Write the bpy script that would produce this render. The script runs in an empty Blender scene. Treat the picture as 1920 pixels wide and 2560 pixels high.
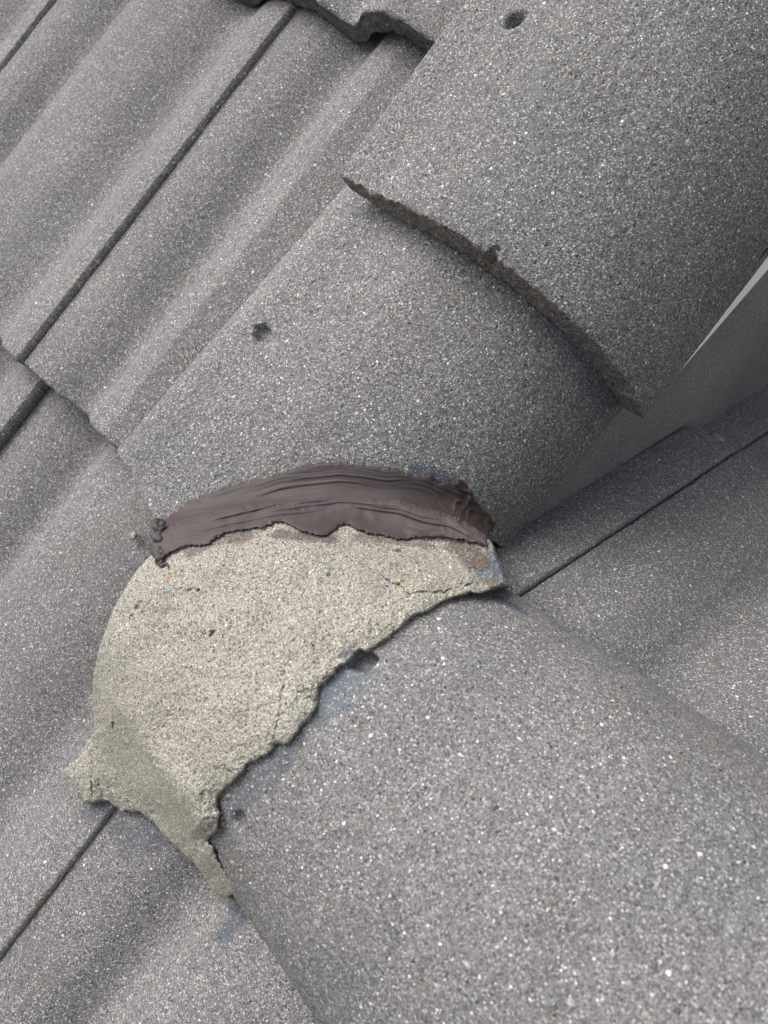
import bpy, math
import numpy as np
from mathutils import Matrix, Vector

# ------------------------------------------------------------------ frame
# roof frame: h along the horizontal ridge, u up the near slope, n out of the near slope (metres)
PITCH = math.radians(22)
CP, SP = math.cos(PITCH), math.sin(PITCH)
Hc = np.array([0.69919384, -0.5309065, 0.47881756])      # roof axes seen from the camera
Uc = np.array([0.60819164, 0.79374978, -0.00801334])
Nc = np.array([-0.375807, 0.29681572, 0.87787786])
CAM = np.array([0.42475373, 0.07923437, 0.40980119])     # camera in the roof frame
RUN = np.array([[1, 0, 0], [0, CP, -SP], [0, SP, CP]])   # roof frame -> world (Z is up)
FOC, CX, CY = 1922.4, 960.0, 1280.0

def W(p):
    return np.asarray(p, float) @ RUN.T

S = bpy.context.scene
cam = bpy.data.objects.new('camera', bpy.data.cameras.new('camera'))
S.collection.objects.link(cam)
wc = np.stack([Hc, Uc, Nc], 0)                           # rows: roof axes in camera coords -> maps cam vec to roof comps
R3 = RUN @ wc
m = Matrix([[*R3[i], W(CAM)[i]] for i in range(3)] + [[0, 0, 0, 1]])
cam.matrix_world = m
cam.data.sensor_fit = 'VERTICAL'; cam.data.sensor_height = 36
cam.data.lens = FOC / 2560 * 36
cam.data.clip_start = 0.02; cam.data.clip_end = 200
cam.data.dof.use_dof = True
cam.data.dof.focus_distance = 0.535
cam.data.dof.aperture_fstop = 10.0
S.camera = cam

# ------------------------------------------------------------------ light
sun_dir = W(np.array([-0.52, 0.30, 0.82])); sun_dir /= np.linalg.norm(sun_dir)   # towards the sun
elev = math.asin(sun_dir[2])
w = bpy.data.worlds.new('World'); S.world = w; w.use_nodes = True
wn = w.node_tree.nodes; wl = w.node_tree.links
sky = wn.new('ShaderNodeTexSky'); sky.sky_type = 'NISHITA'; sky.sun_disc = False
sky.sun_elevation = elev
sky.sun_rotation = math.atan2(sun_dir[0], sun_dir[1])
sky.air_density = 1.0; sky.dust_density = 6.0; sky.ozone_density = 0.6
hs = wn.new('ShaderNodeHueSaturation'); hs.inputs['Saturation'].default_value = 0.28      # thin high cloud: a paler sky
wl.new(sky.outputs[0], hs.inputs['Color']); wl.new(hs.outputs[0], wn['Background'].inputs[0]); wn['Background'].inputs[1].default_value = 0.15
sl = bpy.data.lights.new('sun', 'SUN'); sl.energy = 1.5; sl.angle = math.radians(45); sl.color = (1, 0.93, 0.84)
so = bpy.data.objects.new('sun', sl); S.collection.objects.link(so)
so.rotation_euler = Vector(sun_dir).to_track_quat('Z', 'Y').to_euler(); so.location = (0, 0, 5)
S.view_settings.view_transform = 'Standard'; S.view_settings.look = 'None'
S.view_settings.exposure = 0.85; S.view_settings.gamma = 1
S.view_settings.use_curve_mapping = False

# ------------------------------------------------------------------ noise
def _hash(i, j, k, seed):
    i = i.astype(np.int64); j = j.astype(np.int64); k = k.astype(np.int64)
    x = (i * 73856093) ^ (j * 19349663) ^ (k * 83492791) ^ (seed * 2654435)
    x = (x ^ (x >> 13)) * 1274126177
    x = x & 0x7fffffff
    x = ((x ^ (x >> 15)) * 48271) & 0x7fffffff
    return x / 0x7fffffff

def noise(p, scale, seed=0):
    q = np.asarray(p, float) * scale + 1000.37
    f = np.floor(q); t = q - f; t = t * t * (3 - 2 * t)
    r = 0
    for a in (0, 1):
        for b in (0, 1):
            for c in (0, 1):
                wgt = (t[..., 0] if a else 1 - t[..., 0]) * (t[..., 1] if b else 1 - t[..., 1]) * (t[..., 2] if c else 1 - t[..., 2])
                r = r + wgt * _hash(f[..., 0] + a, f[..., 1] + b, f[..., 2] + c, seed)
    return r * 2 - 1

# ------------------------------------------------------------------ materials
def nodes(mat):
    mat.use_nodes = True
    nt = mat.node_tree
    return nt, nt.nodes['Principled BSDF']

class NB:
    """small node builder"""
    def __init__(s, nt): s.nt = nt
    def n(s, t, **k):
        o = s.nt.nodes.new(t)
        for a, b in k.items(): setattr(o, a, b)
        return o
    def l(s, a, b): s.nt.links.new(a, b)
    def val(s, x, sock):
        if hasattr(x, 'is_output'): s.l(x, sock)
        else: sock.default_value = x
    def math(s, op, a, b=0.0, c=0.0, clamp=False):
        o = s.n('ShaderNodeMath', operation=op, use_clamp=clamp)
        s.val(a, o.inputs[0]); s.val(b, o.inputs[1]); s.val(c, o.inputs[2]); return o.outputs[0]
    def step(s, x, lo, hi):
        o = s.n('ShaderNodeMapRange', interpolation_type='SMOOTHSTEP'); o.clamp = True
        s.val(x, o.inputs[0]); s.val(lo, o.inputs[1]); s.val(hi, o.inputs[2]); return o.outputs[0]
    def mix(s, f, a, b):
        o = s.n('ShaderNodeMix', data_type='RGBA')
        s.val(f, o.inputs[0])
        for x, k in ((a, 6), (b, 7)):
            if hasattr(x, 'is_output'): s.l(x, o.inputs[k])
            else: o.inputs[k].default_value = (*x, 1)
        return o.outputs[2]
    def vor(s, vec, scale, feature='F1'):
        o = s.n('ShaderNodeTexVoronoi', feature=feature); s.l(vec, o.inputs['Vector']); o.inputs['Scale'].default_value = scale
        o.inputs['Randomness'].default_value = 1.0
        return o
    def noi(s, vec, scale, detail=3, rough=0.55):
        o = s.n('ShaderNodeTexNoise'); s.l(vec, o.inputs['Vector']); o.inputs['Scale'].default_value = scale
        o.inputs['Detail'].default_value = detail; o.inputs['Roughness'].default_value = rough
        return o
    def ramp(s, f, pts, interp='LINEAR'):
        o = s.n('ShaderNodeValToRGB'); cr = o.color_ramp; cr.interpolation = interp
        while len(cr.elements) < len(pts): cr.elements.new(0.5)
        for e, (p, c) in zip(cr.elements, pts):
            e.position = p; e.color = (*c, 1) if len(c) == 3 else c
        s.l(f, o.inputs[0]); return o.outputs[0]

def grey(v, t=(1, 1, 1)): return (v * t[0], v * t[1], v * t[2])

def grit(name, dark, mid, light, white, tint_a, tint_b, cover=0.55, big=0.90, bump=0.5, stains_shade=(), s1=1050, rough=0.85, wear=.16):
    """sand-faced concrete: matrix, fine grains, sparse big grains, patches, staining and painted shade"""
    mat = bpy.data.materials.new(name); nt, bs = nodes(mat); b = NB(nt)
    pos0 = b.n('ShaderNodeNewGeometry').outputs['Position']
    wn0 = b.n('ShaderNodeTexNoise'); b.l(pos0, wn0.inputs['Vector']); wn0.inputs['Scale'].default_value = s1 * .9; wn0.inputs['Detail'].default_value = 1
    wv0 = b.n('ShaderNodeVectorMath', operation='MULTIPLY_ADD'); b.l(wn0.outputs['Color'], wv0.inputs[0])
    wv0.inputs[1].default_value = (1.1 / s1,) * 3; b.l(pos0, wv0.inputs[2]); pos = wv0.outputs[0]
    v1 = b.vor(pos, s1); c1 = b.n('ShaderNodeSeparateColor'); b.l(v1.outputs['Color'], c1.inputs[0])
    r1, r1b = c1.outputs[0], c1.outputs[1]
    v2 = b.vor(pos, s1 * 0.42); c2 = b.n('ShaderNodeSeparateColor'); b.l(v2.outputs['Color'], c2.inputs[0])
    v3 = b.vor(pos, s1 * 1.9); c3 = b.n('ShaderNodeSeparateColor'); b.l(v3.outputs['Color'], c3.inputs[0])
    low = b.noi(pos, 9, 4, 0.6).outputs['Fac']
    mid_n = b.noi(pos, 60, 4, 0.65).outputs['Fac']
    patch = b.noi(pos, 26, 3, 0.6).outputs['Fac']
    # matrix colour with patchy tint
    base = b.mix(b.step(low, 0.35, 0.65), tint_a, tint_b)
    base = b.mix(b.step(mid_n, 0.3, 0.75), base, mid)
    base = b.mix(b.math('MULTIPLY', b.step(c3.outputs[0], 0.45, 0.5), 0.75), base, dark)
    # fine grains
    gcol = b.ramp(r1b, [(0.0, dark), (0.22, mid), (0.55, light), (0.89, grey(light[0] * 1.35, (1, 1, .98))), (0.972, white)], 'CONSTANT')
    d1 = b.step(v1.outputs['Distance'], 0.62, 0.42)
    on1 = b.math('MULTIPLY', d1, b.step(b.math('ADD', r1, b.math('MULTIPLY', b.math('ADD', mid_n, patch), 0.35)), 1.35 - cover, 1.36 - cover))
    col = b.mix(on1, base, gcol)
    # sparse big grains
    bcol = b.ramp(c2.outputs[1], [(0.0, light), (0.55, white), (0.84, (0.34, 0.25, 0.17)), (0.90, (0.36, 0.18, 0.12)), (0.93, (0.05, 0.055, 0.07))], 'CONSTANT')
    rad2 = b.math('MULTIPLY_ADD', c2.outputs[2], 0.26, 0.12)
    d2 = b.step(v2.outputs['Distance'], b.math('ADD', rad2, 0.05), rad2)
    on2 = b.math('MULTIPLY', d2, b.step(c2.outputs[0], big, big + 0.004))
    col = b.mix(on2, col, bcol)
    # pits
    pit = b.math('MULTIPLY', b.step(v2.outputs['Distance'], 0.34, 0.22), b.step(c2.outputs[0], 0.06, 0.055))
    col = b.mix(b.math('MULTIPLY', pit, 0.8), col, grey(dark[0] * .35))
    for (c, rad, scol, strength, stretch) in stains_shade:
        wn_ = b.noi(pos, 110, 8, 0.78)
        vm = b.n('ShaderNodeVectorMath', operation='SUBTRACT'); b.l(pos, vm.inputs[0]); vm.inputs[1].default_value = tuple(W(c))
        ln = b.n('ShaderNodeVectorMath', operation='LENGTH'); b.l(vm.outputs[0], ln.inputs[0]); dist = ln.outputs['Value']
        if stretch is not None:    # elongated: distance measured from a segment direction
            ax = W(stretch); L = np.linalg.norm(ax); a = ax / L
            dt = b.n('ShaderNodeVectorMath', operation='DOT_PRODUCT'); b.l(vm.outputs[0], dt.inputs[0]); dt.inputs[1].default_value = tuple(a)
            cl = b.math('MAXIMUM', b.math('MINIMUM', dt.outputs['Value'], L), -L)
            sc = b.n('ShaderNodeVectorMath', operation='SCALE'); sc.inputs[0].default_value = tuple(a); b.l(cl, sc.inputs['Scale'])
            v5 = b.n('ShaderNodeVectorMath', operation='SUBTRACT'); b.l(vm.outputs[0], v5.inputs[0]); b.l(sc.outputs[0], v5.inputs[1])
            l5 = b.n('ShaderNodeVectorMath', operation='LENGTH'); b.l(v5.outputs[0], l5.inputs[0]); dist = l5.outputs['Value']
        dist = b.math('ADD', dist, b.math('MULTIPLY', b.math('SUBTRACT', wn_.outputs['Fac'], 0.5), rad * 1.9))
        mk = b.math('MULTIPLY', b.step(dist, rad, rad * 0.55), strength)
        mk = b.math('MULTIPLY', mk, b.math('SUBTRACT', 1.0, b.math('MULTIPLY', b.math('MAXIMUM', on1, on2), 0.45)))
        col = b.mix(mk, col, scol)
    # weathering: broad tone shifts and faint run-off streaks down the slope
    wmap = b.n('ShaderNodeMapping'); b.l(pos, wmap.inputs[0]); wmap.inputs['Scale'].default_value = (34, 5, 5)
    ws = b.n('ShaderNodeTexNoise'); b.l(wmap.outputs[0], ws.inputs['Vector']); ws.inputs['Scale'].default_value = 1; ws.inputs['Detail'].default_value = 5
    wb = b.noi(pos, 6, 3, .6).outputs['Fac']
    wt = b.math('ADD', b.math('MULTIPLY', ws.outputs['Fac'], .5), b.math('MULTIPLY', wb, .5))
    tone = b.n('ShaderNodeMapRange'); b.l(wt, tone.inputs[0]); tone.inputs[1].default_value = .3; tone.inputs[2].default_value = .7
    tone.inputs[3].default_value = 1 - wear; tone.inputs[4].default_value = 1 + wear
    vs = b.n('ShaderNodeVectorMath', operation='SCALE'); b.l(col, vs.inputs[0]); b.l(tone.outputs[0], vs.inputs['Scale']); col = vs.outputs[0]
    b.l(col, bs.inputs['Base Color'])
    bs.inputs['Roughness'].default_value = rough
    bs.inputs['Specular IOR Level'].default_value = 0.18
    # relief
    dome1 = b.math('MULTIPLY', b.step(v1.outputs['Distance'], 0.7, 0.1), b.math('MULTIPLY', on1, b.math('ADD', r1b, 0.3)))
    h = b.math('ADD', dome1, b.math('MULTIPLY', b.math('MULTIPLY', on2, b.step(v2.outputs['Distance'], 0.5, 0.0)), 1.6))
    h = b.math('ADD', h, b.math('MULTIPLY', b.noi(pos, s1 * 0.6, 3, 0.6).outputs['Fac'], 0.9))
    h = b.math('ADD', h, b.math('MULTIPLY', c3.outputs[1], 0.35))
    h = b.math('SUBTRACT', h, b.math('MULTIPLY', pit, 1.5))
    bp = b.n('ShaderNodeBump'); bp.inputs['Strength'].default_value = bump; bp.inputs['Distance'].default_value = 0.0013
    b.l(h, bp.inputs['Height']); b.l(bp.outputs[0], bs.inputs['Normal'])
    return mat

# ------------------------------------------------------------------ rays and guide surfaces (roof frame)
def rays(x, y):
    x = np.asarray(x, float); y = np.asarray(y, float)
    c = np.stack([(x - CX) / FOC, -(y - CY) / FOC, -np.ones_like(x)], -1)
    return np.stack([c @ Hc, c @ Uc, c @ Nc], -1)

C1 = dict(h=.09353, n=-.12966, a=.15930, b=.14724, dn=.062, dh=0.022, u=.253, lip=.022)          # upper hip cap
C2 = dict(h=.07697, n=-.13936, a=.15329, b=.1285, dn=-.0577, dh=.0224, u=.258)        # middle cap
X0, Z0, RX, RZ, TP = -.00248, -.086, .13152, .11741, .501                               # lower ridge cap

def lip(h_, k=.016): return k * np.exp(-(h_ / .035) ** 2)          # the cap flattens out where it lies on the tiles
def f_cap(c, p):
    hc = c['h'] + c['dh'] * (p[..., 1] - c['u']); nc = c['n'] + c['dn'] * (p[..., 1] - c['u'])
    return ((p[..., 0] - hc) / c['a']) ** 2 + ((p[..., 2] - nc - lip(p[..., 0])) / c['b']) ** 2 - 1
def f_ridge(p):
    X = CP * p[..., 1] - SP * p[..., 2]; Z = SP * p[..., 1] + CP * p[..., 2]
    f = 1 + TP * (p[..., 0] - .3)
    return ((X - X0) / (RX * f)) ** 2 + ((Z - Z0) / (RZ * f)) ** 2 - 1
def first_hit(fun, r, t0=.15, t1=1.1, N=260):
    ts = np.linspace(t0, t1, N); prev = fun(CAM + r * t0); out = np.full(r.shape[:-1], np.inf)
    for i in range(1, N):
        cur = fun(CAM + r * ts[i])
        hit = (prev > 0) & (cur <= 0) & np.isinf(out)
        tt = ts[i - 1] + (ts[i] - ts[i - 1]) * prev / np.where(prev - cur == 0, 1, prev - cur)
        out = np.where(hit, tt, out); prev = cur
    return out
def hitpt(fun, x, y):
    r = rays(x, y); t = first_hit(fun, r); return CAM + r * t[..., None]
def hit_plane(x, y, n0, slope=0.0):
    r = rays(x, y); t = (n0 - CAM[2]) / r[..., 2]; return CAM + r * t[..., None]
c1f = lambda p: f_cap(C1, p)
c2f = lambda p: f_cap(C2, p)

# ------------------------------------------------------------------ objects
def mesh_obj(name, verts, faces, mats, parent=None, smooth=True, midx=None, local=None):
    me = bpy.data.meshes.new(name)
    me.from_pydata(np.asarray(verts).tolist(), [], faces if isinstance(faces, list) else faces.tolist())
    for mm in mats: me.materials.append(mm)
    if midx is not None: me.polygons.foreach_set('material_index', np.asarray(midx, np.int32))
    me.polygons.foreach_set('use_smooth', [smooth] * len(me.polygons))
    me.update()
    o = bpy.data.objects.new(name, me); S.collection.objects.link(o)
    if parent: o.parent = parent
    return o

def tag(o, label=None, cat=None, group=None, kind=None):
    for k, v in (('label', label), ('category', cat), ('group', group), ('kind', kind)):
        if v: o[k] = v
    return o

def gridfaces(nr, nc, off=0, flip=False):
    i, j = np.meshgrid(np.arange(nr - 1), np.arange(nc - 1), indexing='ij')
    a = off + i * nc + j; q = np.stack([a, a + 1, a + nc + 1, a + nc], -1).reshape(-1, 4)
    return q[:, ::-1] if flip else q

def shell(outer, inner, face_rows=7, rough=0.0, seed=3, ragged=None):
    """closed slab between two point grids (rows x cols x 3); row 0 is the exposed broken end"""
    nr, nc, _ = outer.shape
    t = np.linspace(0, 1, face_rows + 2)[:, None, None]
    end = outer[0][None] * (1 - t) + inner[0][None] * t
    if rough:
        d = noise(end, 260, seed) * rough + noise(end, 700, seed + 1) * rough * .7 + np.minimum(noise(end, 110, seed + 5), 0) * rough * 1.2
        d[0] *= .5; d[-1] *= .5
        back = outer[1] - outer[0]; back = back / (np.linalg.norm(back, axis=-1, keepdims=True) + 1e-9)
        end = end - back[None] * d[..., None] * 1.0
        outer = outer.copy(); outer[0] = end[0]; inner = inner.copy(); inner[0] = end[-1]
    V = [outer.reshape(-1, 3), inner.reshape(-1, 3), end[1:-1].reshape(-1, 3)]
    F = [gridfaces(nr, nc), gridfaces(nr, nc, nr * nc, True)]
    o2 = 2 * nr * nc
    idx = np.concatenate([np.arange(nc)[None], o2 + np.arange(face_rows * nc).reshape(face_rows, nc), (nr * nc + np.arange(nc))[None]], 0)
    a = idx[:-1, :-1]; F_end = np.stack([a, idx[1:, :-1], idx[1:, 1:], idx[:-1, 1:]], -1).reshape(-1, 4)
    n0 = len(F[0]) + len(F[1]); F.append(F_end)
    top = np.arange(nr) * nc
    for col, fl in ((0, False), (nc - 1, True)):       # sides: close with the end rows' border at row 0
        a = top + col; b_ = nr * nc + top + col
        q = np.stack([a[:-1], a[1:], b_[1:], b_[:-1]], -1); F.append(q[:, ::-1] if fl else q)
    a = (nr - 1) * nc + np.arange(nc); b_ = a + nr * nc
    F.append(np.stack([a[:-1], a[1:], b_[1:], b_[:-1]], -1))
    V = np.concatenate(V); Fs = np.concatenate(F)
    mi = np.zeros(len(Fs), int); mi[n0:n0 + len(F_end)] = 1
    return V, Fs, mi

# ---- staining near the junction, and a painted shadow below the upper cap
BLUE = (0.045, 0.055, 0.078)
def at_c3(x, y): return hitpt(f_ridge, x, y)
def at_c2(x, y): return hitpt(c2f, x, y)
def at_A(x, y, n0=-.04): return hit_plane(x, y, n0)
def seg(f, x0, y0, x1, y1):
    a, b_ = f(x0, y0), f(x1, y1); return (a + b_) / 2, (b_ - a) / 2

stC3 = []
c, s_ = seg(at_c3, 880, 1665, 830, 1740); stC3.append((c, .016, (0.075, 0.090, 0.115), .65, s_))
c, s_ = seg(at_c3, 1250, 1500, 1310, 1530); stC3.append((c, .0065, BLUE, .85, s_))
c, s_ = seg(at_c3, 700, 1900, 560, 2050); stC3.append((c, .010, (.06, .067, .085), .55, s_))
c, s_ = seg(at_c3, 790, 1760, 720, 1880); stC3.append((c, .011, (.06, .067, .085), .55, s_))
stShadeC2 = []
c, s_ = seg(at_c2, 1050, 1180, 1115, 1200); stShadeC2.append((c, .009, BLUE, .85, s_))
c, s_ = seg(at_c2, 1330, 1330, 1400, 1240); stShadeC2.append((c, .012, (.11, .075, .07), .35, s_))
c, s_ = seg(at_c2, 1400, 770, 1530, 980); stShadeC2.append((c, .020, (.06, .066, .09), .45, s_))  # bluish shadow of the upper cap's end, painted into the middle cap's colour
stA = []
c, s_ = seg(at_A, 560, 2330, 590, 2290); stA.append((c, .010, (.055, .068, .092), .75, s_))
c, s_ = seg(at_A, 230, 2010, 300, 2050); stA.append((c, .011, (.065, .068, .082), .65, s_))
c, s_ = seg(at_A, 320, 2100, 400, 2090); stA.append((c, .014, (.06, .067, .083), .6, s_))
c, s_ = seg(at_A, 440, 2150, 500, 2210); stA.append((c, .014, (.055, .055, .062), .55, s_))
c, s_ = seg(at_A, 180, 1400, 330, 1300); stA.append((c, .022, (.115, .088, .085), .3, s_))

G = dict(dark=(.048, .048, .05), mid=(.155, .153, .155), light=(.31, .308, .30), white=(.58, .58, .56))
m_cap = grit('cap_concrete', tint_a=(.152, .156, .153), tint_b=(.182, .177, .172), cover=.56, big=.90, bump=.62, s1=860, stains_shade=stShadeC2, **G)
m_ridge = grit('ridge_concrete', tint_a=(.152, .156, .153), tint_b=(.182, .177, .172), cover=.46, big=.94, bump=.5, s1=930, stains_shade=stC3, **{**G, 'light': (.27, .27, .27)})
m_tile = grit('field_concrete', tint_a=(.165, .164, .165), tint_b=(.19, .179, .181), cover=.56, big=.92, bump=.6, s1=960, stains_shade=stA, **G)
m_tileb = grit('far_field_concrete', tint_a=(.135, .142, .145), tint_b=(.155, .152, .158), cover=.42, big=.93, bump=.55, s1=900, **G)
m_edge = grit('broken_edge', dark=(.07, .064, .057), mid=(.22, .203, .178), light=(.42, .39, .35), white=(.66, .63, .57), tint_a=(.21, .193, .17), tint_b=(.16, .147, .13),
              cover=.6, big=.93, bump=1.0, s1=900)

# ---- cap tiles along the sloping edge
def cap_grid(c, th0, th1, ulo, uhi, nth, nu, drop=0.0, thick=.0):
    th = np.radians(np.linspace(th0, th1, nth)); k = np.linspace(0, 1, nu)
    ul = ulo(np.degrees(th)) if callable(ulo) else np.full(nth, ulo)
    # denser rows near the exposed end
    U = ul[None] + (uhi - ul[None]) * (k ** 1.0)[:, None]
    hc = c['h'] + c['dh'] * (U - c['u']); nc = c['n'] + c['dn'] * (U - c['u'])
    Hh = hc - (c['a'] - thick) * np.cos(th)
    return np.stack([Hh, U, nc + (c['b'] - thick) * np.sin(th) + lip(Hh, c.get('lip', .016))], -1)

def punch(P, cen, r, depth, seed=1, axis=None):
    d = P - cen; dist = np.linalg.norm(d, axis=-1)
    dist = dist * (1 + .25 * noise(P, 260, seed))
    f = np.clip(1 - dist / r, 0, 1); f = np.clip(f * 2.6, 0, 1); f = f * f * (3 - 2 * f)
    a = np.array(axis if axis is not None else [0, 0, -1.0]); a = a / np.linalg.norm(a)
    return P + a * (f * depth)[..., None]

def relief(P, amp=.0004, seed=11):
    n_ = noise(P, 420, seed) + .6 * noise(P, 160, seed + 2) + .8 * noise(P, 12, seed + 4)
    ax = np.array([-.1, 0, 1.0])
    return P + ax * (n_ * amp)[..., None]

g1 = cap_grid(C1, 61, 181, .253, .72, 330, 330)
g1 = relief(g1)
rim = np.exp(-np.abs(g1[..., 1] - .253) / .003)
g1[..., 2] -= rim * .0012 * (1 + noise(g1, 300, 8))
g1[0, :, 1] += noise(g1[0], 300, 21) * .0006 + np.minimum(noise(g1[0], 70, 22) + .35, 0) * .003
h1 = hitpt(c1f, 1287, 48); g1 = punch(g1, h1, .0075, .009, 2)
h2 = hitpt(c1f, 1234, 634); g1 = punch(g1, h2, .0050, .004, 5, (0, 1, -.5))
h3 = hitpt(c1f, 1912, 617); g1 = punch(g1, h3, .008, .010, 7)
i1 = cap_grid(C1, 61, 181, .253, .72, 330, 330, thick=np.interp(np.linspace(61, 181, 330), [61, 75, 110, 181], [.012, .021, .028, .031])[None])
V, F_, mi = shell(g1, i1, 12, rough=.0012, seed=31)
o = mesh_obj('cap_tile', W(V), F_, [m_cap, m_edge], midx=mi)
tag(o, 'upper grey concrete cap tile overlapping the one below with a rough broken brown edge', 'cap tile', 'concrete cap tiles')

# lower end of the middle cap: outline found on its surface
ex = np.array([325, 345, 388, 470, 600, 800, 1000, 1150, 1225, 1262]); ey = np.array([1175, 1225, 1296, 1310, 1275, 1250, 1265, 1300, 1350, 1381])
ep = hitpt(c2f, ex, ey)
ep = ep.copy()
eth = np.degrees(np.arccos(np.clip(-(ep[:, 0] - C2['h'] - C2['dh'] * (ep[:, 1] - .258)) / C2['a'], -1, 1)))
eth = np.where(eth < -90, eth + 360, eth); g_ = np.isfinite(eth) & np.isfinite(ep[:, 1]); eth = np.append(eth[g_], 57.); ep = np.concatenate([ep[g_], [[0, .001, 0]]])
ordr = np.argsort(eth)
print('cap2 end', np.round(eth, 1), np.round(ep[:, 1], 3))
ulow = lambda d: np.interp(d, eth[ordr], ep[ordr, 1])
g2 = relief(cap_grid(C2, 59, 184, ulow, .34, 340, 360), seed=14)
g2[0, :, 1] += noise(g2[0], 260, 23) * .0008
p1 = hitpt(c2f, 653, 832); g2 = punch(g2, p1, .0080, .007, 3)
i2 = cap_grid(C2, 59, 184, ulow, .34, 340, 360, thick=.018)
V, F_, mi = shell(g2, i2, 6, rough=.001, seed=41)
o = mesh_obj('cap_tile', W(V), F_, [m_cap, m_edge], midx=mi)
tag(o, 'middle grey concrete cap tile with one nail hole, its lower end sealed with brown sealant', 'cap tile', 'concrete cap tiles')

# lower ridge cap
def ridge_grid(th0, th1, h0, h1_, nth, nh, thick=0.0):
    th = np.radians(np.linspace(th0, th1, nth))[None]; hh = np.linspace(h0, h1_, nh)[:, None]
    f = 1 + TP * (hh - .3)
    X = X0 - (RX * f - thick) * np.cos(th); Z = Z0 + (RZ * f - thick) * np.sin(th)
    X = X + 0 * hh; Z = Z + 0 * hh
    return np.stack([hh + 0 * X, CP * X + SP * Z, -SP * X + CP * Z], -1)
g3 = relief(ridge_grid(-8, 188, .125, .56, 340, 330), seed=17)
q1 = hitpt(f_ridge, 906, 1652); g3 = punch(g3, q1, .0085, .008, 4)
q2 = hitpt(f_ridge, 598, 2050); g3 = punch(g3, q2, .006, .004, 6)
i3 = ridge_grid(-8, 188, .125, .56, 340, 330, .018)
V, F_, mi = shell(g3, i3, 4, rough=.001, seed=51)
o = mesh_obj('cap_tile', W(V), F_, [m_ridge, m_edge], midx=mi)
tag(o, 'large lower ridge cap tile in the foreground, running out from under the pale mortar', 'cap tile', 'concrete cap tiles')

# ------------------------------------------------------------------ field tiles
PV = np.array([0, .02, .035, .048, .058, .066, .073, .080, .088, .096, .104, .13, .16, .185, .20, .215, .228, .240, .252, .265, .280, .30, .32])
PN = np.array([0, .001, -.0012, -.0055, -.0110, -.0155, -.0180, -.0180, -.0150, -.0080, -.0030, .0022, .0012, -.0020, -.0060, -.0118, -.0168, -.0185, -.0160, -.0098, -.0020, .0030, .0042])
PN = np.where(PN < 0, PN * 1.15, PN)
PVB = np.array([0, .02, .04, .06, .075, .085, .092, .100, .107, .113, .120, .14, .17, .19, .21, .225, .235, .247, .256, .264, .274, .286, .32])
PBN = np.array([0, .001, .0012, -.002, -.0065, -.0125, -.0165, -.0195, -.0205, -.0200, -.0175, -.0070, -.001, -.000, -.001, -.003, -.008, -.010, -.006, -.0025, 0, .002, .002])

def smooth_prof(v, pn):
    vv = np.linspace(0, .32, 641); y = np.interp(vv, PV, pn)
    k = np.exp(-np.linspace(-2, 2, 15) ** 2); k /= k.sum()
    y = np.convolve(np.pad(y, 7, mode='edge'), k, mode='valid')
    return np.interp(v, vv, y)

def tile_mesh(name, pn, mat, v0=.0012, v1=.3188, L=.43, fall=.0, thick=.018, nv=120, nu=150, seed=0, rough=.0016):
    v = np.linspace(v0, v1, nv); uu = np.linspace(0, L, nu)
    z = smooth_prof(v, pn)
    Pn = np.stack([np.broadcast_to(v, (nu, nv)), np.broadcast_to(uu[:, None], (nu, nv)), z[None] - fall * uu[:, None] / .36], -1).copy()
    Pn[0, :, 1] += noise(Pn[0], 300, 5 + seed) * .0009 + np.minimum(noise(Pn[0], 60, 6 + seed), 0) * .002
    Pn[0, :, 2] -= .0015
    Pn[..., 2] += noise(Pn, 350, seed) * .0003 + noise(Pn, 14, seed + 1) * .0007
    Pn[:, -1, 0] += noise(Pn[:, -1], 250, 9 + seed) * .0006
    Pn[:, 0, 0] += noise(Pn[:, 0], 250, 10 + seed) * .0006
    In = Pn.copy(); In[..., 2] -= thick
    V, F_, mi = shell(Pn, In, 8, rough=rough, seed=60 + seed)
    me = bpy.data.meshes.new(name); me.from_pydata(V.tolist(), [], F_.tolist())
    me.materials.append(mat); me.materials.append(m_tedge)
    me.polygons.foreach_set('material_index', mi.astype(np.int32)); me.polygons.foreach_set('use_smooth', [True] * len(F_)); me.update()
    return me
m_tedge = grit('tile_edge', dark=(.05, .05, .05), mid=(.14, .137, .135), light=(.26, .255, .25), white=(.5, .5, .48), tint_a=(.13, .127, .125), tint_b=(.12, .115, .112), cover=.55, big=.95, bump=1.0, s1=950)

def frame(origin, ex, ey, ez):
    o, x, y, z = W(origin), W(ex), W(ey), W(ez)
    return Matrix([[x[i], y[i], z[i], o[i]] for i in range(3)] + [[0, 0, 0, 1]])

near = bpy.data.objects.new('roof_slope', None); S.collection.objects.link(near)
near.matrix_world = Matrix.Translation(W([0, -.4, -.08]).tolist())
tag(near, 'near roof slope of wavy grey concrete tiles, left of the cap tiles', 'roof', 'tiled roof slopes')
far = bpy.data.objects.new('roof_slope', None); S.collection.objects.link(far)
far.matrix_world = Matrix.Translation(W([.5, .3, -.4]).tolist())
tag(far, 'far roof slope of grey tiles falling away on the right behind the ridge', 'roof', 'tiled roof slopes')
bpy.context.view_layer.update()

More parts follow.
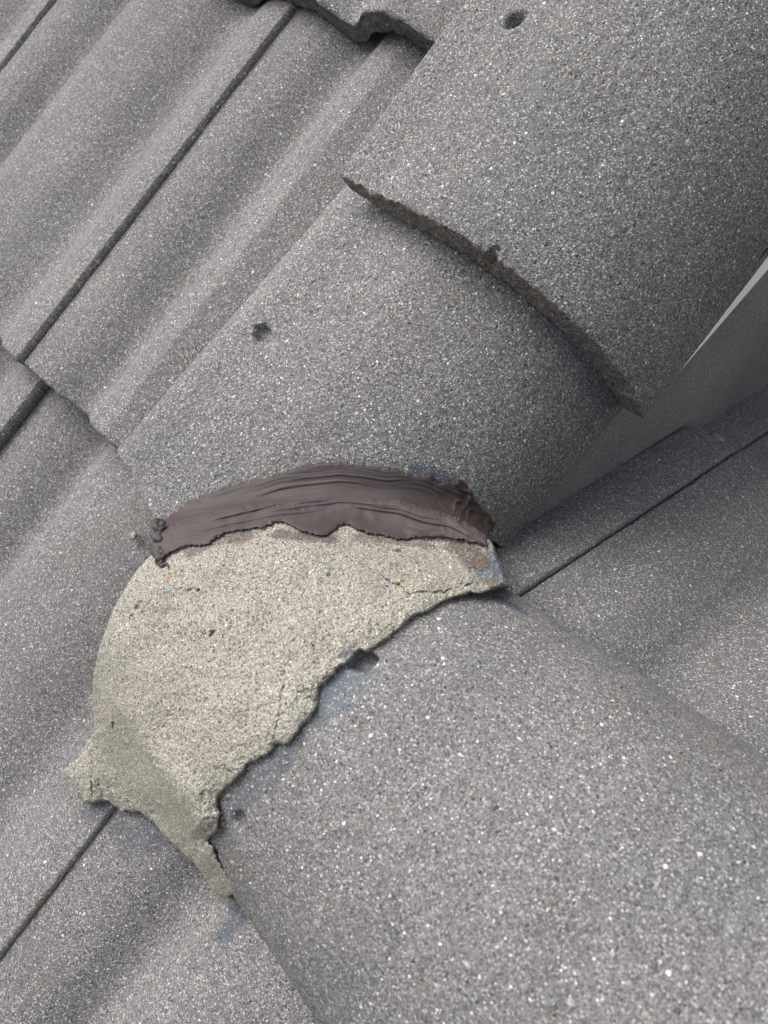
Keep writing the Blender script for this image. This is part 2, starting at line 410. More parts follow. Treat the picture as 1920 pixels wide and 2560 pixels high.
tA = [tile_mesh('roof_tile', PN, m_tile, seed=s0) for s0 in (0, 7)]
PNE = np.interp(PV, [0, .13, .145, .16, .172, .186, .32], [0, .0022, -.0015, -.0085, -.0145, -.021, -.03]); PNE = np.where(PV < .131, PN, PNE)
tAend = tile_mesh('roof_tile', PNE, m_tile, v1=.186, nv=76, seed=3)
NOFF = -.012
def place(me, M, parent):
    o = bpy.data.objects.new('roof_tile', me); S.collection.objects.link(o)
    o.parent = parent; o.matrix_parent_inverse = parent.matrix_world.inverted(); o.matrix_world = M
    return o
e = np.eye(3)
for ci in range(-2, 4):
    for k in range(-3, 4):
        hh = (-.172 if ci >= 0 else -.166) + .32 * k
        if hh > .1: continue                              # right of here the lower courses are set apart below
        edge = ci >= 0 and hh > -.2                       # the verge cuts the last tile of the upper courses
        u0 = -.002 + .36 * ci + (.022 if ci >= 1 else 0)
        lev = NOFF + {-2: -.058, -1: -.030, 0: 0., 1: .021, 2: .042, 3: .063}[ci]
        M = frame([hh, u0, lev], e[0], e[1], e[2])
        rx = ry = rz = 0; dz = 0
        if ci == 1:                                        # course above: tile beside the cap is kicked up
            if k == 0: ry = -.05; dz = .001; M = frame([hh - .006, u0, lev], e[0], e[1], e[2])
            else: dz = .002; rx = .0
        if ci == 0 and k == -1: rz = -.006; dz = .0008; ry = -.003
        if ci == -1:
            if k == -1: dz = .0; ry = -.022; rz = -.008
            if k == 0: rz = .0
        M = M @ Matrix.Translation((0, 0, dz)) @ Matrix.Rotation(rx, 4, 'X') @ Matrix.Rotation(ry, 4, 'Y') @ Matrix.Rotation(rz, 4, 'Z')
        place(tAend if edge else tA[(ci + k) % 2], M, near)
# lower courses run on below the ridge
tAr = tile_mesh('roof_tile', PN, m_tile, L=.35, nu=130, seed=5, v0=.0002)
for k in range(1, 5):
    hh = -.166 + .32 * k
    place(tAr, frame([hh - .0006, -.362, NOFF - .030], e[0], e[1], e[2]), near)
    place(tA[k % 2], frame([hh, -.722, NOFF - .058], e[0], e[1], e[2]), near)

AN = math.radians(44)
uB = np.array([0, math.cos(AN), -math.sin(AN)]); nB = np.array([0, math.sin(AN), math.cos(AN)])
def tile_mesh_b(seed=0, v0=.0012, v1=.3188):
    # the far slope: local x runs along -h, so the mesh is mirrored by construction (profile given from the right)
    me = tile_mesh('roof_tile', PBN[::-1] if False else PBN2, m_tileb, v0=v0, v1=v1, seed=seed)
    return me
PBN2 = np.interp(.32 - PV, PVB, PBN)
tB = [tile_mesh_b(2), tile_mesh_b(9)]
tBtop = tile_mesh('roof_tile', PBN2, m_tileb, L=.10, nu=45, seed=8)
tBcut0 = tile_mesh('roof_tile', PBN2, m_tileb, L=.10, nu=45, v0=.0012, v1=.052, nv=30, seed=8)
tBcut = tile_mesh('roof_tile', PBN2, m_tileb, v0=.0012, v1=.052, nv=30, seed=4)
BOFF = -.017
for ci, uf in enumerate((.125, .485, .845, 1.205)):
    if ci == 0: continue
    for k in range(0, 4):
        hr = .277 + .32 * k                               # right-hand joint of the tile
        me = (tBcut if ci else tBcut0) if k == 0 else (tB[(ci + k) % 2] if ci else tBtop)
        org = uf * uB + (BOFF - .028 * (ci - 1)) * nB + np.array([hr, 0, 0])
        M = frame(org, -e[0], -uB, nB)
        M = M @ Matrix.Rotation(-.034, 4, 'Z')
        if k == 0: M = M @ Matrix.Translation((.0004, 0, .002))
        place(me, M, far)

# roof boards under the tiles (dark underlay)
def slab(name, corners, thick, mat, parent=None):
    """quad corners (roof frame) with thickness along their normal"""
    c = np.array(corners, float); nn = np.cross(c[1] - c[0], c[3] - c[0]); nn /= np.linalg.norm(nn)
    v = np.concatenate([c, c - nn * thick])
    f = [[0, 1, 2, 3], [7, 6, 5, 4]] + [[i, i + 4, (i + 1) % 4 + 4, (i + 1) % 4] for i in range(4)]
    return mesh_obj(name, W(v), f, [mat], parent, smooth=False)
m_felt = bpy.data.materials.new('underlay'); nt, bs = nodes(m_felt); b = NB(nt)
pos = b.n('ShaderNodeNewGeometry').outputs['Position']
b.l(b.mix(b.noi(pos, 40).outputs['Fac'], (.012, .012, .014), (.03, .03, .032)), bs.inputs['Base Color']); bs.inputs['Roughness'].default_value = .9
u1 = slab('underlay', [(-1.2, -1.1, -.145), (1.4, -1.1, -.145), (1.4, -.02, -.085), (-1.2, -.02, -.085)], .01, m_felt)
u2 = slab('underlay', [(-1.2, -.02, -.085), (.20, -.02, -.085), (.20, 1.3, -.085), (-1.2, 1.3, -.085)], .01, m_felt)
for u_ in (u1, u2): u_.parent = near; u_.matrix_parent_inverse = near.matrix_world.inverted()
p0 = lambda h_, d: (np.array([h_, 0, 0]) + uB * d + nB * (-.06 - .07 * d)).tolist()
u3 = slab('underlay', [p0(.226, .02), p0(1.5, .02), p0(1.5, 1.45), p0(.226, 1.45)], .01, m_felt)
u3.parent = far; u3.matrix_parent_inverse = far.matrix_world.inverted()

# ------------------------------------------------------------------ gable wall and fascia under the caps
def plain(name, a, b2, scale, rough, bump=0.1, bd=.0005):
    mat = bpy.data.materials.new(name); nt, bs = nodes(mat); b = NB(nt)
    pos = b.n('ShaderNodeNewGeometry').outputs['Position']
    n1 = b.noi(pos, scale, 5, .6); b.l(b.mix(b.step(n1.outputs['Fac'], .3, .7), a, b2), bs.inputs['Base Color'])
    bs.inputs['Roughness'].default_value = rough
    bp = b.n('ShaderNodeBump'); bp.inputs['Strength'].default_value = bump; bp.inputs['Distance'].default_value = bd
    b.l(b.noi(pos, scale * 12, 4).outputs['Fac'], bp.inputs['Height']); b.l(bp.outputs[0], bs.inputs['Normal'])
    return mat
m_wall = grit('wall_render', dark=(.08, .08, .08), mid=(.18, .182, .18), light=(.25, .25, .25), white=(.38, .38, .38), tint_a=(.165, .17, .165), tint_b=(.20, .20, .20), cover=.40, big=.97, bump=.35, s1=1000, wear=.32)
m_white = plain('white_board', (.80, .82, .80), (.86, .88, .86), 30, .5)
wv = [(.221, -.02, -.16), (.221, 1.6, -.16), (.221, 1.6, -2.0), (.221, -.02, -.30)]
o = slab('gable_wall', [wv[0], wv[3], wv[2], wv[1]], .10, m_wall)
tag(o, 'smooth dark grey wall face between the cap tiles and the far roof slope', 'wall')
fb = lambda u_: -.2195 - .18 * (u_ - .333)
fv = [(.2255, .29, -.150), (.2255, .29, fb(.29)), (.2255, 1.6, fb(1.6)), (.2255, 1.6, -.150)]
o = slab('fascia_board', fv, .018, m_white)
tag(o, 'white painted board showing as a thin strip under the right edge of the upper cap', 'board')

# ------------------------------------------------------------------ mortar and sealant (lumps laid over the tiles)
def sdf_poly(x, y, poly):
    P = np.stack([x, y], -1); d = np.full(x.shape, 1e9); ins = np.zeros(x.shape, bool)
    for i in range(len(poly)):
        a = poly[i]; b_ = poly[(i + 1) % len(poly)]; ab = b_ - a; L2 = (ab ** 2).sum()
        t = np.clip(((P - a) @ ab) / L2, 0, 1); d = np.minimum(d, np.linalg.norm(P - a - t[..., None] * ab, axis=-1))
        cond = ((a[1] > y) != (b_[1] > y)); xi = a[0] + (y - a[1]) * (b_[0] - a[0]) / (b_[1] - a[1] + 1e-9)
        ins ^= cond & (x < xi)
    return np.where(ins, d, -d)

def smin(a, b_, k):
    a = np.where(np.isinf(a), 9., a); b_ = np.where(np.isinf(b_), 9., b_)
    hh = np.clip(.5 + .5 * (b_ - a) / k, 0, 1); return b_ * (1 - hh) + a * hh - k * hh * (1 - hh)

def base_depth(X, Y):
    """distance along each view-independent guide ray to the tiles' outer skins"""
    r = rays(X, Y)
    t2 = first_hit(c2f, r); t3 = first_hit(f_ridge, r)
    tA_ = (-.038 - CAM[2]) / r[..., 2]
    nrmv = np.linalg.norm(r, axis=-1)
    return r, t2, t3, tA_, nrmv

def blur(a, n):
    k = np.exp(-np.linspace(-2, 2, 2 * n + 1) ** 2); k /= k.sum()
    for ax in (0, 1):
        p = np.pad(a, [(n, n) if i == ax else (0, 0) for i in range(2)], mode='edge')
        a = sum(k[i] * np.take(p, np.arange(a.shape[ax]) + i, axis=ax) for i in range(2 * n + 1))
    return a

def lump(name, poly, step, depth_fun, edge_noise, skirt, mats, seed):
    poly = np.array(poly, float)
    x0, y0 = poly.min(0) - 12; x1, y1 = poly.max(0) + 12
    X, Y = np.meshgrid(np.arange(x0, x1, step), np.arange(y0, y1, step))
    sd = sdf_poly(X, Y, poly)
    q = np.stack([X, Y, 0 * X], -1)
    sd = sd + edge_noise(q)
    gy, gx = np.gradient(sd, step)
    gl = np.sqrt(gx ** 2 + gy ** 2) + 1e-6
    near_b = (sd < 0) & (sd > -step * 1.2)
    Xs = np.where(near_b, X - gx / gl * sd, X); Ys = np.where(near_b, Y - gy / gl * sd, Y)
    P = depth_fun(Xs, Ys, np.maximum(sd, 0))             # rows x cols x 3
    ok = sd > -step * 1.2
    cell = ok[:-1, :-1] & ok[1:, :-1] & ok[:-1, 1:] & ok[1:, 1:]
    cell &= (sd[:-1, :-1] > 0) | (sd[1:, :-1] > 0) | (sd[:-1, 1:] > 0) | (sd[1:, 1:] > 0)
    nr, nc = X.shape; idx = np.arange(nr * nc).reshape(nr, nc)
    ii, jj = np.nonzero(cell)
    F_ = np.stack([idx[ii, jj], idx[ii + 1, jj], idx[ii + 1, jj + 1], idx[ii, jj + 1]], -1)
    used = np.zeros(nr * nc, bool); used[F_.ravel()] = True
    remap = np.cumsum(used) - 1
    V = P.reshape(-1, 3)[used]; F_ = remap[F_]
    # boundary edges -> skirt
    E = np.concatenate([F_[:, [0, 1]], F_[:, [1, 2]], F_[:, [2, 3]], F_[:, [3, 0]]])
    key = E[:, 0].astype(np.int64) * 10 ** 7 + E[:, 1]; rkey = E[:, 1].astype(np.int64) * 10 ** 7 + E[:, 0]
    bd = E[~np.isin(key, rkey)]
    bv = np.unique(bd); mp = -np.ones(len(V), int); allv = [V]
    cenv = V[bv]; away = cenv - CAM; away /= np.linalg.norm(away, axis=-1, keepdims=True)
    down = away * .8 + np.array([0, 0, -.2]); down /= np.linalg.norm(down, axis=-1, keepdims=True)
    layers = [0.18, 0.5, 1.0]; base = len(V); prev = mp.copy(); prev[bv] = bv; Fs = [F_]
    for li, lv in enumerate(layers):
        nv = cenv + down * (skirt * lv) + np.stack([noise(cenv + lv, 500, seed + i) for i in range(3)], -1) * .0008
        allv.append(nv); cur = mp.copy(); cur[bv] = base + np.arange(len(bv)); base += len(bv)
        Fs.append(np.stack([prev[bd[:, 1]], prev[bd[:, 0]], cur[bd[:, 0]], cur[bd[:, 1]]], -1)); prev = cur
    V = np.concatenate(allv); Fs = np.concatenate(Fs)
    return mesh_obj(name, W(V), Fs[:, ::-1], mats)

MORTAR = [(400, 1322), (470, 1300), (600, 1268), (800, 1245), (1000, 1255), (1150, 1300), (1225, 1350), (1240, 1392), (1258, 1430), (1272, 1462), (1275, 1468), (1238, 1471), (1215, 1480), (1174, 1482), (1128, 1494), (1099, 1509), (1070, 1529), (1035, 1540),
 (989, 1581), (970, 1596), (937, 1616), (913, 1630), (899, 1624), (877, 1645), (862, 1664), (850, 1664), (830, 1688), (801, 1711), (795, 1729), (792, 1756), (780, 1789), (756, 1810), (741, 1835), (721, 1863),
 (705, 1859), (687, 1862), (681, 1877), (654, 1893), (619, 1911), (613, 1928), (567, 1969), (544, 1992), (544, 2018), (552, 2032), (547, 2073), (515, 2102), (532, 2113), (555, 2165), (579, 2206), (593, 2229),
 (567, 2246), (538, 2235), (521, 2200), (474, 2148), (405, 2084), (382, 2050), (347, 2032), (307, 2026), (263, 2000), (249, 2003), (214, 2008), (185, 1969), (157, 1928), (191, 1893), (223, 1850), (234, 1824),
 (231, 1743), (233, 1685), (249, 1616), (263, 1578), (283, 1523), (312, 1471), (347, 1419), (382, 1384), (385, 1350)]
CRACKS = [[(688, 1858), (690, 1825), (697, 1800), (702, 1770), (697, 1755), (706, 1735), (712, 1712)], [(795, 1725), (780, 1722), (765, 1725), (750, 1732)],
          [(440, 1472), (458, 1470), (470, 1476), (490, 1474), (496, 1476)], [(960, 1445), (1000, 1462), (1025, 1487), (1055, 1476), (1100, 1480), (1160, 1462)], [(1165, 1466), (1185, 1452), (1192, 1440)],
          [(283, 1800), (287, 1830), (292, 1842)], [(225, 1960), (240, 1985), (256, 1998)], [(440, 1420), (455, 1424)]]
PITS = [(344, 1520, 9, .004), (352, 1508, 7, .003), (330, 1540, 6, .003), (532, 1582, 7, .004), (528, 1590, 6, .003), (496, 1476, 5, .004), (408, 1965, 5, .002), (362, 1966, 4, .002), (384, 2035, 7, .003)]
def polyd(x, y, pl):
    P = np.stack([x, y], -1); d = np.full(x.shape, 1e9)
    for a, b_ in zip(np.array(pl[:-1], float), np.array(pl[1:], float)):
        ab = b_ - a; t = np.clip(((P - a) @ ab) / (ab ** 2).sum(), 0, 1); d = np.minimum(d, np.linalg.norm(P - a - t[..., None] * ab, axis=-1))
    return d

# smooth guide surface sampled once on a coarse grid, then interpolated
gx_ = np.arange(100, 1340, 10.); gy_ = np.arange(1120, 2300, 10.)
GX, GY = np.meshgrid(gx_, gy_)
r_, t2_, t3_, ta_, _n = base_depth(GX, GY)
# the middle cap only reaches a little past its end; fade it out further down so the mortar settles on the ridge cap
t2m = t2_ + np.clip((GY - 1330) / 500, 0, 1) * .05
TB = smin(smin(t2m, t3_, .02), ta_, .045)
TBs = blur(TB, 2)
wide = TBs
for _ in range(3): wide = blur(wide, 8)
for _ in range(2):
    msk = np.exp(-(polyd(GX, GY, [(235, 1740), (330, 1880), (420, 1990), (520, 2110)]) / 110) ** 2)
    TBs = TBs - msk * np.clip(TBs - wide + .002, 0, .03)
TBs = blur(TBs, 2)
# exact cap skin near the band
def interp_grid(G_, x, y):
    fx = np.clip((x - gx_[0]) / 10, 0, len(gx_) - 1.001); fy = np.clip((y - gy_[0]) / 10, 0, len(gy_) - 1.001)
    i = fx.astype(int); j = fy.astype(int); a = fx - i; c_ = fy - j
    return (G_[j, i] * (1 - a) * (1 - c_) + G_[j, i + 1] * a * (1 - c_) + G_[j + 1, i] * (1 - a) * c_ + G_[j + 1, i + 1] * a * c_)

def mortar_depth(X, Y, sd):
    t = interp_grid(TBs, X, Y); r = rays(X, Y)
    q = np.stack([X, Y, 0 * X], -1)
    thick = .004 + .006 * np.clip(sd / 60, 0, 1) ** .6
    band = np.clip((1420 - Y) / 120, 0, 1)
    thick = thick * (1 - .55 * band)
    rnd = np.sqrt(np.clip(sd / 5, 0, 1)) * .0022
    t = t - thick - rnd + .0022
    t = t + noise(q, .014, 71) * .0022 + noise(q, .05, 72) * .0009 + noise(q, .12, 73) * .0005 + noise(q, .27, 74) * .0004
    # lip rolling down to the flap at the lower left
    fl = polyd(X, Y, [(232, 1850), (240, 1930), (262, 1990), (300, 2018)])
    t = t + np.exp(-(fl / 9) ** 2) * .003
    t = t - .015 * np.exp(-(polyd(X, Y, [(285, 1800), (375, 1925), (460, 2010), (530, 2130)]) / 60) ** 2) * np.clip(sd / 45, 0, 1) ** .6
    for cr in CRACKS:
        d = polyd(X + noise(q, .09, 75) * 6, Y + noise(q + 7, .09, 76) * 6, cr); t = t + np.exp(-(d / 1.5) ** 2) * .0035 * np.clip(.6 + noise(q, .05, 78), .1, 1)
    for (px, py, rr, dp) in PITS:
        d = np.hypot(X - px, Y - py) * (1 + .3 * noise(q, .1, 77)); t = t + np.clip(1 - d / rr, 0, 1) ** .7 * dp
    return CAM + r * t[..., None]

def at_m(x, y):
    X = np.array([float(x)]); Y = np.array([float(y)]); return mortar_depth(X, Y, np.array([60.]))[0]
stM = []
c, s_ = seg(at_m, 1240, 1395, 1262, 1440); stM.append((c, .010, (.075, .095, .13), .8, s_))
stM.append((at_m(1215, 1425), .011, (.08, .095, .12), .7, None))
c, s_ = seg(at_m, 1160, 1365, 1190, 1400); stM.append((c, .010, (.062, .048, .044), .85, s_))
stM.append((at_m(1203, 1402), .0042, (.16, .10, .06), .6, None))
stM.append((at_m(1232, 1452), .0045, (.17, .12, .04), .8, None))
c, s_ = seg(at_m, 860, 1632, 880, 1620); stM.append((c, .0042, (.06, .07, .095), .9, s_))
stM.append((at_m(563, 1413), .0016, (.03, .035, .05), 1, None))
stM.append((at_m(996, 1377), .0024, (.035, .04, .055), .9, None)); stM.append((at_m(823, 1437), .0022, (.04, .045, .06), .9, None))
stM.append((at_m(237, 1868), .0026, (.06, .075, .10), 1, None)); stM.append((at_m(490, 1929), .0018, (.06, .07, .09), 1, None))
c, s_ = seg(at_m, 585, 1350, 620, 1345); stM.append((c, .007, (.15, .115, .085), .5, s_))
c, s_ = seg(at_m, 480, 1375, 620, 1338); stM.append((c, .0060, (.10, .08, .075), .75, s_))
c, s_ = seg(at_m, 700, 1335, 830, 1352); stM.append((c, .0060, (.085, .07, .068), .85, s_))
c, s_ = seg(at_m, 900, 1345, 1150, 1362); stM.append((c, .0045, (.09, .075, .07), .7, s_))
stM.append((at_m(420, 1440), .0022, (.42, .2, .13), .8, None))
c, s_ = seg(at_m, 360, 1990, 440, 2030); stM.append((c, .013, (.2, .195, .16), .2, s_))
stM.append((at_m(1110, 1420), .016, (.19, .185, .16), .45, None)); stM.append((at_m(1010, 1455), .006, (.26, .22, .12), .4, None))
m_mortar = grit('lime_mortar', dark=(.085, .08, .066), mid=(.325, .312, .27), light=(.46, .445, .39), white=(.76, .74, .66), tint_a=(.285, .272, .232), tint_b=(.345, .333, .292),
                cover=.66, big=.90, bump=.8, s1=1000, stains_shade=stM)
en = lambda q: noise(q, .03, 81) * 3.0 * np.clip((q[..., 0] + q[..., 1] - 1750) / 300, .15, 1) + noise(q, .09, 82) * 3.4 * np.clip((q[..., 0] + q[..., 1] - 1850) / 200, .15, 1) + noise(q, .25, 83) * 1.6
o = lump('mortar_bed', MORTAR, 2.6, mortar_depth, en, .030, [m_mortar], 90)
tag(o, 'rough pale sandy mortar plugging the junction between the middle cap and the ridge cap', 'mortar')

# --- sealant smear
UP = [(401, 1302), (410, 1300), (455, 1268), (470, 1253), (519, 1234), (567, 1216), (645, 1198), (730, 1172), (796, 1157), (850, 1158), (875, 1161), (981, 1172), (1041, 1192), (1080, 1187), (1089, 1211), (1153, 1199), (1177, 1226), (1195, 1260), (1222, 1287), (1238, 1311), (1219, 1329)]
LO = [(1219, 1365), (1162, 1350), (1101, 1341), (1011, 1345), (935, 1335), (899, 1323), (860, 1308), (838, 1320), (815, 1338), (772, 1334), (736, 1320), (705, 1302), (651, 1317), (606, 1323), (561, 1335), (519, 1360), (461, 1365), (425, 1380), (407, 1395), (398, 1413), (389, 1380), (371, 1371), (383, 1359), (385, 1317)]
upx, upy = np.array(UP, float).T; lo = np.array(LO[::-1], float); los = lo[np.argsort(lo[:, 0])]
t2s = np.where(np.isinf(t2_), TBs, t2_)
def seal_depth(X, Y, sd):
    r = rays(X, Y)
    tm = interp_grid(TBs, X, Y) - .0065; tc = interp_grid(t2s, X, Y) - .0012
    X_, Y_ = X, Y
    sdm = sdf_poly(X, Y, np.array(MORTAR, float))
    mt = CAM - mortar_depth(X, Y, np.maximum(sdm, 0)); tmo = np.linalg.norm(mt, axis=-1) / np.linalg.norm(r, axis=-1)
    # cap above its end line, mortar below
    yend = np.interp(X, ex, ey)
    wq = np.clip((Y - yend + 50) / 120, 0, 1); wq = wq * wq * (3 - 2 * wq)
    t = tc * (1 - wq) + np.minimum(tc, np.minimum(tm, tmo - .0008)) * wq
    t = np.where(sdm > -4, np.minimum(t, tmo - .0008), t)
    t = np.where(X < 400, np.minimum(t, tm), t)
    if t.ndim == 2:
        t = t - .0014 * np.exp(-(sdm / 16) ** 2); tb = blur(t, 9); t = np.minimum(tb, t + .0010) - .0017
    yc = np.interp(X, [380, 450, 550, 700, 850, 1000, 1120, 1240], [1345, 1318, 1288, 1250, 1236, 1250, 1285, 1335])
    v = (Y - yc)                                       # across the smear
    q = np.stack([X, v, 0 * X], -1)
    warp = noise(q * [1, 1, 1], .012, 101) * 14
    qa = np.stack([X * .012, (v + warp) * .16, 0 * X], -1); qb = np.stack([X * .010 + 5, (v + warp * .9) * .30, 0 * X], -1); qc = np.stack([X * .006, (v + warp) * .055, 0 * X + 3], -1)
    st = noise(qa, 1, 102); fine = noise(qb, 1, 103); broad = noise(qc, 1, 104)
    ridge = np.clip(1 - np.abs(st) * 5, 0, 1) ** 2 * np.clip(noise(q, .02, 105) + .25, 0, 1)
    body = np.sqrt(np.clip(sd / 9, 0, 1)) * .0011
    crumple = np.clip((X - 1080) / 80, 0, 1)
    fold = (1 - np.abs(noise(q + noise(q, .02, 107)[..., None] * 25, .035, 106))) ** 4
    leftf = np.clip((470 - X) / 60, 0, 1)
    hgt = body + .0004 * broad + .0006 * ridge + .00030 * fine + .0022 * crumple * fold + .0012 * crumple * noise(q, .06, 108) + .0020 * leftf * fold
    # drag marks: thin raised lines following the sweep
    for k, (a0, off, amp) in enumerate([(430, -22, .0016), (520, 6, .0019), (640, 22, .0012), (480, 30, .0016), (720, -48, .0010), (860, 30, .0016), (600, -30, .0009)]):
        dd = v + warp * .7 - off - .00006 * (X - a0) ** 2 * (1 if k % 2 else -1); L_ = 330
        along = np.clip((X - a0) / 40, 0, 1) * np.clip((a0 + L_ - X) / 60, 0, 1)
        hgt = hgt + .55 * amp * along * (np.exp(-(dd / 2.2) ** 2) - .5 * np.exp(-((dd - 5) / 4) ** 2))
    t = t - hgt
    return CAM + r * t[..., None]

m_seal = bpy.data.materials.new('brown_sealant'); nt, bs = nodes(m_seal); b = NB(nt)
pos = b.n('ShaderNodeNewGeometry').outputs['Position']
n1 = b.noi(pos, 22, 4, .6).outputs['Fac']
col = b.mix(b.step(n1, .35, .65), (.034, .026, .026), (.046, .037, .037))
bs.inputs['Roughness'].default_value = .62; bs.inputs['Specular IOR Level'].default_value = .28
rp = hitpt(c2f, 1165, 1262)
vm = b.n('ShaderNodeVectorMath', operation='DISTANCE'); b.l(pos, vm.inputs[0]); vm.inputs[1].default_value = tuple(W(rp))
wd = b.math('ADD', vm.outputs['Value'], b.math('MULTIPLY', b.math('SUBTRACT', b.noi(pos, 60, 4, .7).outputs['Fac'], .5), .05))
col = b.mix(b.step(wd, .040, .026), col, (.032, .022, .020))
b.l(col, bs.inputs['Base Color'])
bp = b.n('ShaderNodeBump'); bp.inputs['Strength'].default_value = .25; bp.inputs['Distance'].default_value = .0006
b.l(b.noi(pos, 300, 4, .6).outputs['Fac'], bp.inputs['Height']); b.l(bp.outputs[0], bs.inputs['Normal'])
ens = lambda q: noise(q, .05, 111) * 3.0 + noise(q, .14, 112) * 3.6 + noise(q, .22, 113) * 3.2 * np.clip(noise(q, .015, 114) + .6, .1, 1)
o = lump('sealant_smear', UP + LO, 1.9, seal_depth, ens, .006, [m_seal], 120)
tag(o, 'brown sealant smeared in a curved band over the joint between middle cap and mortar', 'sealant')
seal = o
# torn curls at the left end of the smear: tapered wriggling strands, part of the sealant
def strand(pts, rads, seed, nseg=10):
    pts = np.array(pts, float); tt = np.linspace(0, len(pts) - 1, 12 * len(pts)); C_ = np.stack([np.interp(tt, range(len(pts)), pts[:, i]) for i in range(3)], -1)
    C_ = C_ + np.stack([noise(C_ + seed, 330, seed + i) for i in range(3)], -1) * .0017
    R_ = np.interp(tt, range(len(rads)), rads); V = []
    for i in range(len(C_)):
        d = C_[min(i + 1, len(C_) - 1)] - C_[max(i - 1, 0)]; d /= np.linalg.norm(d) + 1e-9
        a = np.cross(d, [.3, .2, 1]); a /= np.linalg.norm(a); b_ = np.cross(d, a)
        ph = np.linspace(0, 2 * np.pi, nseg, endpoint=False)
        ring = C_[i] + (a * np.cos(ph)[:, None] * 1.2 + b_ * np.sin(ph)[:, None] * .7) * R_[i] * (1 + .25 * noise(C_[i] + np.stack([ph, ph * 0, ph * 0], -1) * .01, 140, seed)[:, None])
        V.append(ring)
    V = np.concatenate(V); n_ = len(C_)
    F = [[i * nseg + j, i * nseg + (j + 1) % nseg, (i + 1) * nseg + (j + 1) % nseg, (i + 1) * nseg + j] for i in range(n_ - 1) for j in range(nseg)]
    F += [list(range(nseg))[::-1], [(n_ - 1) * nseg + j for j in range(nseg)]]
    return V, F
def P3(x, y, lift=.002):
    r = rays(np.array([float(x)]), np.array([float(y)])); t = min(interp_grid(TBs, np.array([float(x)]), np.array([float(y)]))[0] - .006, 9) - lift
    return (CAM + r[0] * t).tolist()
SV, SF = [], []; offv = 0
for k, (pp, rr) in enumerate([([(392, 1306), (388, 1318), (396, 1330), (390, 1342)], [.0012, .0020, .0016, .0012]), ([(384, 1334), (390, 1345), (398, 1350), (388, 1356)], [.0018, .0026, .0020, .001]),
        ([(372, 1362), (382, 1358), (390, 1368), (400, 1362)], [.001, .0018, .0022, .0015]), ([(376, 1374), (386, 1380), (396, 1376)], [.0009, .0018, .001]),
        ([(398, 1366), (392, 1386), (396, 1404), (404, 1414), (414, 1412), (420, 1418)], [.0026, .0022, .0016, .001, .0008, .0005]), ([(408, 1300), (400, 1310), (404, 1322), (396, 1334)], [.0014, .0018, .0012, .001]),
        ([(412, 1370), (404, 1382), (402, 1396)], [.0018, .0020, .0009])]):
    v_, f_ = strand([P3(x, y, .0035 + .0010 * (i % 2)) for i, (x, y) in enumerate(pp)], rr, 130 + k)
    SV.append(v_); SF += [[a + offv for a in ff] for ff in f_]; offv += len(v_)
o = mesh_obj('torn_strands', W(np.concatenate(SV)), SF, [m_seal], parent=seal)

# ------------------------------------------------------------------ crumbs of mortar
def crumb(c, r, seed, mat, label, sc=(1.3, 1, .6)):
    n1_, n2_ = 10, 14
    ph = np.linspace(0.001, np.pi - .001, n1_)[:, None]; th = np.linspace(0, 2 * np.pi, n2_, endpoint=False)[None]
    d = np.stack([np.sin(ph) * np.cos(th), np.sin(ph) * np.sin(th), np.cos(ph) + 0 * th], -1)
    V = c + d * r * (1 + .35 * noise(d + seed, 1.7, seed)[..., None]) * np.array(sc)
    idx = np.arange(n1_ * n2_).reshape(n1_, n2_); nx = np.roll(idx, -1, 1)
    F = np.stack([idx[:-1], idx[1:], nx[1:], nx[:-1]], -1).reshape(-1, 4)
    o = mesh_obj('mortar_crumb', W(V.reshape(-1, 3)), F, [mat])
    tag(o, label, 'crumb', 'crumbs of mortar on the tiles'); return o
def onB(x, y, off=0):
    r = rays(np.array([float(x)]), np.array([float(y)]))[0]
    t = ((BOFF + .002 + off) - CAM @ nB) / (r @ nB); return CAM + r * t
crumb(onB(1790, 1096), .0055, 3, m_mortar, 'lump of pale mortar at the front edge of the tile on the far slope', (1.4, .9, .7))
crumb(at_A(333, 1338, -.038), .0032, 5, m_mortar, 'small pale crumb on the near slope just left of the sealant end')

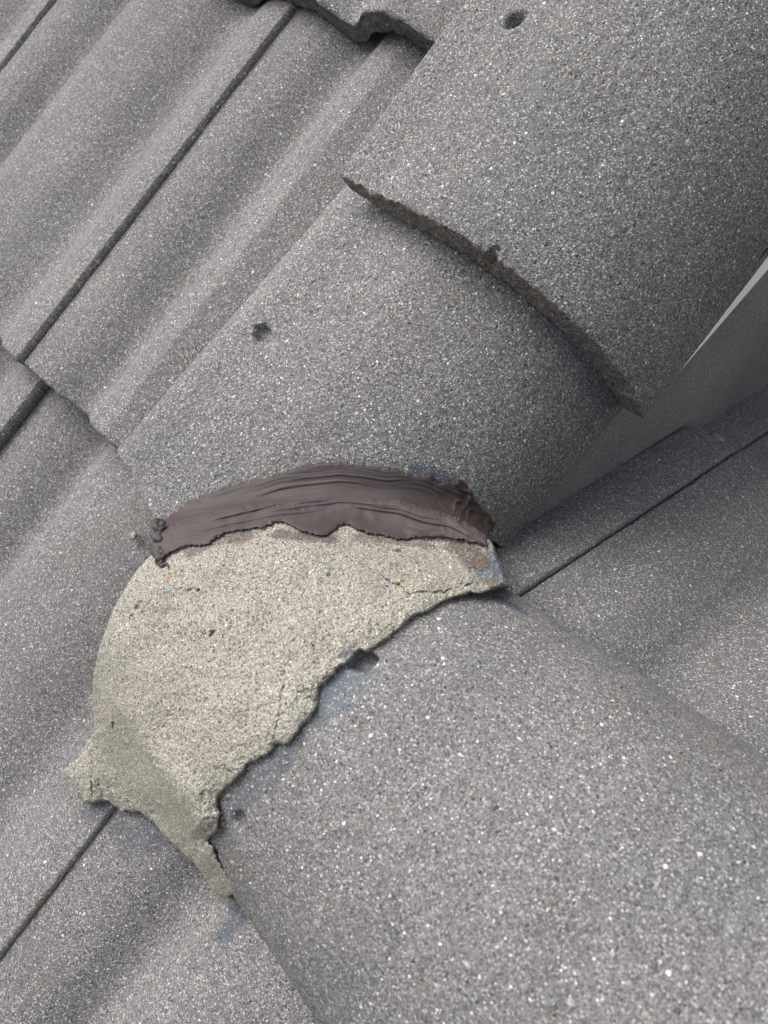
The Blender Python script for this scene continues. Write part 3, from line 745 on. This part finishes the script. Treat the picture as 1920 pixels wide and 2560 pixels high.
# loose sand shed from the mortar edge, lying on the tiles around it
rng = np.random.default_rng(5)
gv, gf = [], []; base_i = 0
ico = np.array([[0, 0, 1], [.9, 0, .3], [.28, .85, .3], [-.72, .53, .3], [-.72, -.53, .3], [.28, -.85, .3], [0, 0, -.8]])
icf = [[0, 1, 2], [0, 2, 3], [0, 3, 4], [0, 4, 5], [0, 5, 1], [6, 2, 1], [6, 3, 2], [6, 4, 3], [6, 5, 4], [6, 1, 5]]
mp_ = np.array(MORTAR, float)
for _ in range(420):
    k = rng.integers(24, len(mp_) - 6); a_, b2_ = mp_[k], mp_[(k + 1) % len(mp_)]
    q_ = a_ + (b2_ - a_) * rng.random(); q_ = q_ + rng.normal(size=2) * rng.choice([8, 18, 45])
    if sdf_poly(np.array([q_[0]]), np.array([q_[1]]), mp_)[0] > -2: continue
    r = rays(np.array([q_[0]]), np.array([q_[1]])); t3 = first_hit(f_ridge, r)[0]; r = r[0]
    n_ = -.045
    for _i in range(6):
        ta = (n_ - CAM[2]) / r[2]; P_ = CAM + r * ta; n_ = NOFF - .030 + smooth_prof(np.array([(P_[0] + .166) % .32]), PN)[0]
    on_ridge = t3 < ta and (CAM + r * t3)[0] > .13
    P_ = CAM + r * (t3 if on_ridge else ta)
    sz = rng.choice([.0004, .0006, .0009, .0013], p=[.4, .35, .2, .05])
    gv.append(P_ + ico * sz * (1 + .4 * rng.random((7, 3)))); gf += [[i + base_i for i in f] for f in icf]; base_i += 7
o = mesh_obj('loose_sand', W(np.concatenate(gv)), gf, [m_mortar], smooth=False)
tag(o, 'scatter of pale sand grains shed onto the tiles around the mortar edge', 'sand', kind='stuff')

# ground far below
m_gr = plain('ground_soil', (.10, .11, .07), (.16, .14, .10), 2, .9)
o = slab('ground', [(-30, -30, 0), (30, -30, 0), (30, 30, 0), (-30, 30, 0)], .1, m_gr)
M = np.array([v.co[:] for v in o.data.vertices]) @ RUN   # lay it level
for v, c in zip(o.data.vertices, M): v.co = (c[0], c[1], c[2] - 4.0)
tag(o, kind='structure')
